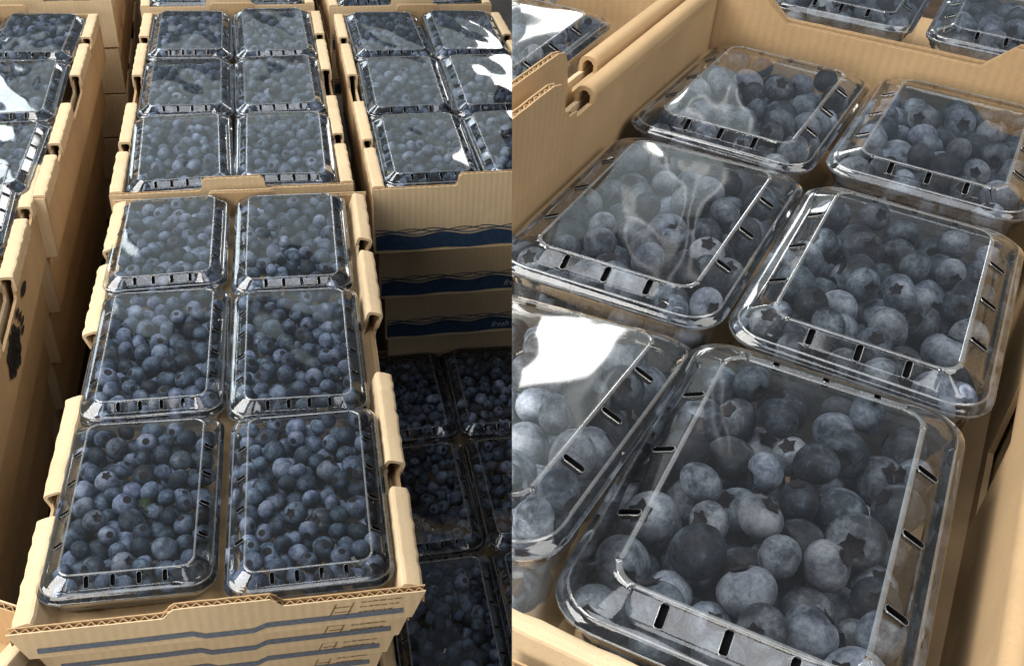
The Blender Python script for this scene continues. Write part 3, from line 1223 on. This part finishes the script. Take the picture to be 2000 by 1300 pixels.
# ================================================================== berries
B = np.array([b[:4] for b in BERRIES])
U, V, DP = project(B[:, :3])
RP = 2000 * B[:, 3] / DP
side = np.array([b[5] for b in BERRIES])
keep = ~((side == 'R') & (((B[:, :3] - CAMP) @ CR) < -B[:, 3] * .9))
keep &= (U > -80) & (U < 2080) & (V > -80) & (V < 1400)
keep &= ~((side == 'L') & (((B[:, :3] - CAMP) @ CR) > .06))
idx = np.nonzero(keep)[0]
# which berries show, and how large: splat discs into a half-size id buffer
BW, BH = 1000, 650
zb = np.full((BH, BW), 1e9)
ib = np.full((BH, BW), -1)
for i in idx[np.argsort(-DP[idx])]:
    u, v, r = U[i] / 2, V[i] / 2, RP[i] / 2
    x0, x1, y0, y1 = int(max(u - r, 0)), int(min(u + r + 1, BW)), int(max(v - r, 0)), int(min(v + r + 1, BH))
    if side[i] == 'R':
        x0 = max(x0, 500)
    else:
        x1 = min(x1, 500)
    if x1 <= x0 or y1 <= y0:
        continue
    yy, xx = np.mgrid[y0:y1, x0:x1]
    q = 1 - ((xx - u) ** 2 + (yy - v) ** 2) / (r * r)
    dz = DP[i] - B[i, 3] * np.sqrt(np.maximum(q, 0))
    msk = (q > 0) & (dz < zb[y0:y1, x0:x1])
    zb[y0:y1, x0:x1][msk] = dz[msk]
    ib[y0:y1, x0:x1][msk] = i
area_px = np.bincount(ib[ib >= 0], minlength=len(B)).astype(float)
low = np.array(['low shaded' in b[4] for b in BERRIES])
score = area_px * np.where(low, .5, 1.0)
order = np.argsort(-score)
SD = (B[:, :3] - CAMP) @ CR
seam = [int(i) for i in idx if side[i] == 'R' and SD[i] < B[i, 3] * 1.03]      # cut by the dividing plane
single = seam + [int(i) for i in order if score[i] > 40 and int(i) not in set(seam)][:300 - len(seam)]
sset = set(single)
print("berries", len(B), "kept", len(idx), "single", len(single), "smallest", score[single[-1]])

SHAPES = [berry_shape(22, 14, s) for s in range(6)]
BM, BG = [], []
for s, (v, f, fm) in enumerate(SHAPES):
    BM.append(mesh("blueberry", v * .01, f, [M_BERRY, M_CALYX], fm, True))
    BG.append(mesh("blueberry", v * .01, f, [M_BERRYG, M_CALYX], fm, True))
CX = [calyx_mesh(s) for s in range(4)]
cp = CAMP
gr = random.Random(5)


def rand_rot(r, toward=None, bias=0.0):
    d = Vector((r.gauss(0, 1), r.gauss(0, 1), r.gauss(0, 1))).normalized()
    if toward is not None and r.random() < bias:
        d = (Vector(toward) * 1.6 + d).normalized()
    q = Vector((0, 0, 1)).rotation_difference(d)
    return q.to_matrix() @ Matrix.Rotation(r.uniform(0, 6.28), 3, 'Z'), d


ORD = "first second third fourth fifth sixth seventh eighth ninth tenth eleventh twelfth thirteenth fourteenth fifteenth sixteenth seventeenth".split()
PLACE = {}
for dsc in {BERRIES[i][4] for i in single}:
    mine = [i for i in single if BERRIES[i][4] == dsc]
    y0 = min(BERRIES[i][8] for i in mine)
    rows = {}
    for i in mine:
        rows.setdefault(int((BERRIES[i][8] - y0) / (2.1 * np.mean([BERRIES[q][3] for q in mine]))), []).append(i)
    for j, k in enumerate(sorted(rows)):
        for q, i in enumerate(sorted(rows[k], key=lambda t: BERRIES[t][7])):
            PLACE[i] = f"{ORD[min(q, 16)]} from left in {ORD[min(j, 16)]} row"
for n_, i in enumerate(single):
    x, y, z, r, desc, sd, where = BERRIES[i][:7]
    tocam = (Vector(cp) - Vector((x, y, z))).normalized()
    R3, d = rand_rot(gr, tocam, .27)
    o = bpy.data.objects.new("blueberry", (BG if sd == 'R' else BM)[n_ % 6])
    COL.objects.link(o)
    sq = [r * 100 * gr.uniform(.93, 1.05) for _ in range(3)]
    o.matrix_world = Matrix.Translation((x, y, z)) @ R3.to_4x4() @ Matrix.Diagonal((*sq, 1))
    dd = d.dot(tocam)
    big = r > (.0092 if sd == 'R' else .0076)
    look = "crown-facing" if dd > .6 else ("crown-turned" if dd > .1 else "smooth")
    short = desc.replace("blueberry in the ", "").replace(" of the nearest tray", ", nearest tray").replace(" in the close-up tray", "")
    tag(o, f"{'large' if big else 'small'} {look} blueberry, {PLACE[i]} of the {short}", "blueberry",
        desc.replace("blueberry", "blueberries", 1))
    if dd > -.1:
        obj("calyx", CX[n_ % 4], o)
bpy.context.view_layer.update()
for o in [o for o in bpy.data.objects if o.name.split('.')[0] == 'blueberry']:
    if o.location.x < .03 and (np.array(o.location) - CAMP) @ CR > -.02:
        c = [q for q in o.children]
        sdv = (np.array(o.location) - CAMP) @ CR
        # only the close-up berries (nearer than the wide set) are trimmed
        if o.location.z > .60:
            for q in c:
                trim(q, False)
            trim(o, True)

def leaf(loc, rz, size, label):
    vs, fs = [], []
    n = 8
    for i in range(n + 1):
        t = i / n
        hw = .26 * math.sin(PI * t ** .8) * (1 - .25 * t) + .008
        z = .10 * math.sin(PI * t)
        vs += [(t - .5, -hw, z + .05), (t - .5, 0, z), (t - .5, hw, z + .06), (t - .5, 0, z - .012)]
        if i:
            a, b = 4 * i - 4, 4 * i
            fs += [(a, b, b + 1, a + 1), (a + 1, b + 1, b + 2, a + 2), (a, a + 3, b + 3, b), (a + 2, b + 2, b + 3, a + 3)]
    o = obj("leaf", mesh("leaf", np.array(vs) * size, fs, M_LEAF, None, True), None, loc, (.1, .15, rz))
    tag(o, label, "leaf")


leaf((-.262, .528, .4475), 1.9, .022, "small green leaf among berries in the front left clamshell of the nearest tray")

rest = [int(i) for i in idx if int(i) not in sset]


def stuff(ids, sh, name):
    v, f, fm = sh
    nf = np.array([q if len(q) == 4 else (*q, -1) for q in f])
    nv = len(v)
    VS = np.empty((len(ids), nv, 3))
    gre = np.zeros(len(ids), dtype=int)
    r = random.Random(9)
    for k, i in enumerate(ids):
        x, y, z, rad, _, sd = BERRIES[i][:6]
        tc = (Vector(cp) - Vector((x, y, z))).normalized()
        R3, _d = rand_rot(r, tc, .25)
        gre[k] = sd == 'R'
        VS[k] = (v * rad) @ np.array(R3).T + np.array((x, y, z))
    me = bpy.data.meshes.new(name)
    tri = nf[:, 3] < 0
    ls = np.where(tri, 3, 4)
    loops = np.concatenate([q[:n] for q, n in zip(nf, ls)])
    nl = len(loops)
    K = len(ids)
    me.vertices.add(K * nv)
    me.vertices.foreach_set('co', VS.ravel())
    me.loops.add(K * nl)
    me.polygons.add(K * len(nf))
    me.loops.foreach_set('vertex_index', (loops[None, :] + (np.arange(K) * nv)[:, None]).ravel())
    st = np.concatenate([[0], np.cumsum(ls)[:-1]])
    me.polygons.foreach_set('loop_start', (st[None, :] + (np.arange(K) * nl)[:, None]).ravel())
    me.polygons.foreach_set('material_index', np.where(np.tile(np.array(fm), K) == 1, 1, np.repeat(gre, len(nf)) * 2))
    me.polygons.foreach_set('use_smooth', np.ones(K * len(nf), dtype=bool))
    me.materials.append(M_BERRY)
    me.materials.append(M_CALYX)
    me.materials.append(M_BERRYG)
    me.update(calc_edges=True)
    me.validate()
    return me


if rest:
    sh = berry_shape(11, 8, 3)
    o = obj("blueberries", stuff(rest, sh, "blueberries"))
    tag(o, "remaining blueberries heaped inside the clamshells", "blueberries", None, "stuff")
    # the dividing plane also ends the close-up berries of this heap
print("objects", len(bpy.data.objects))
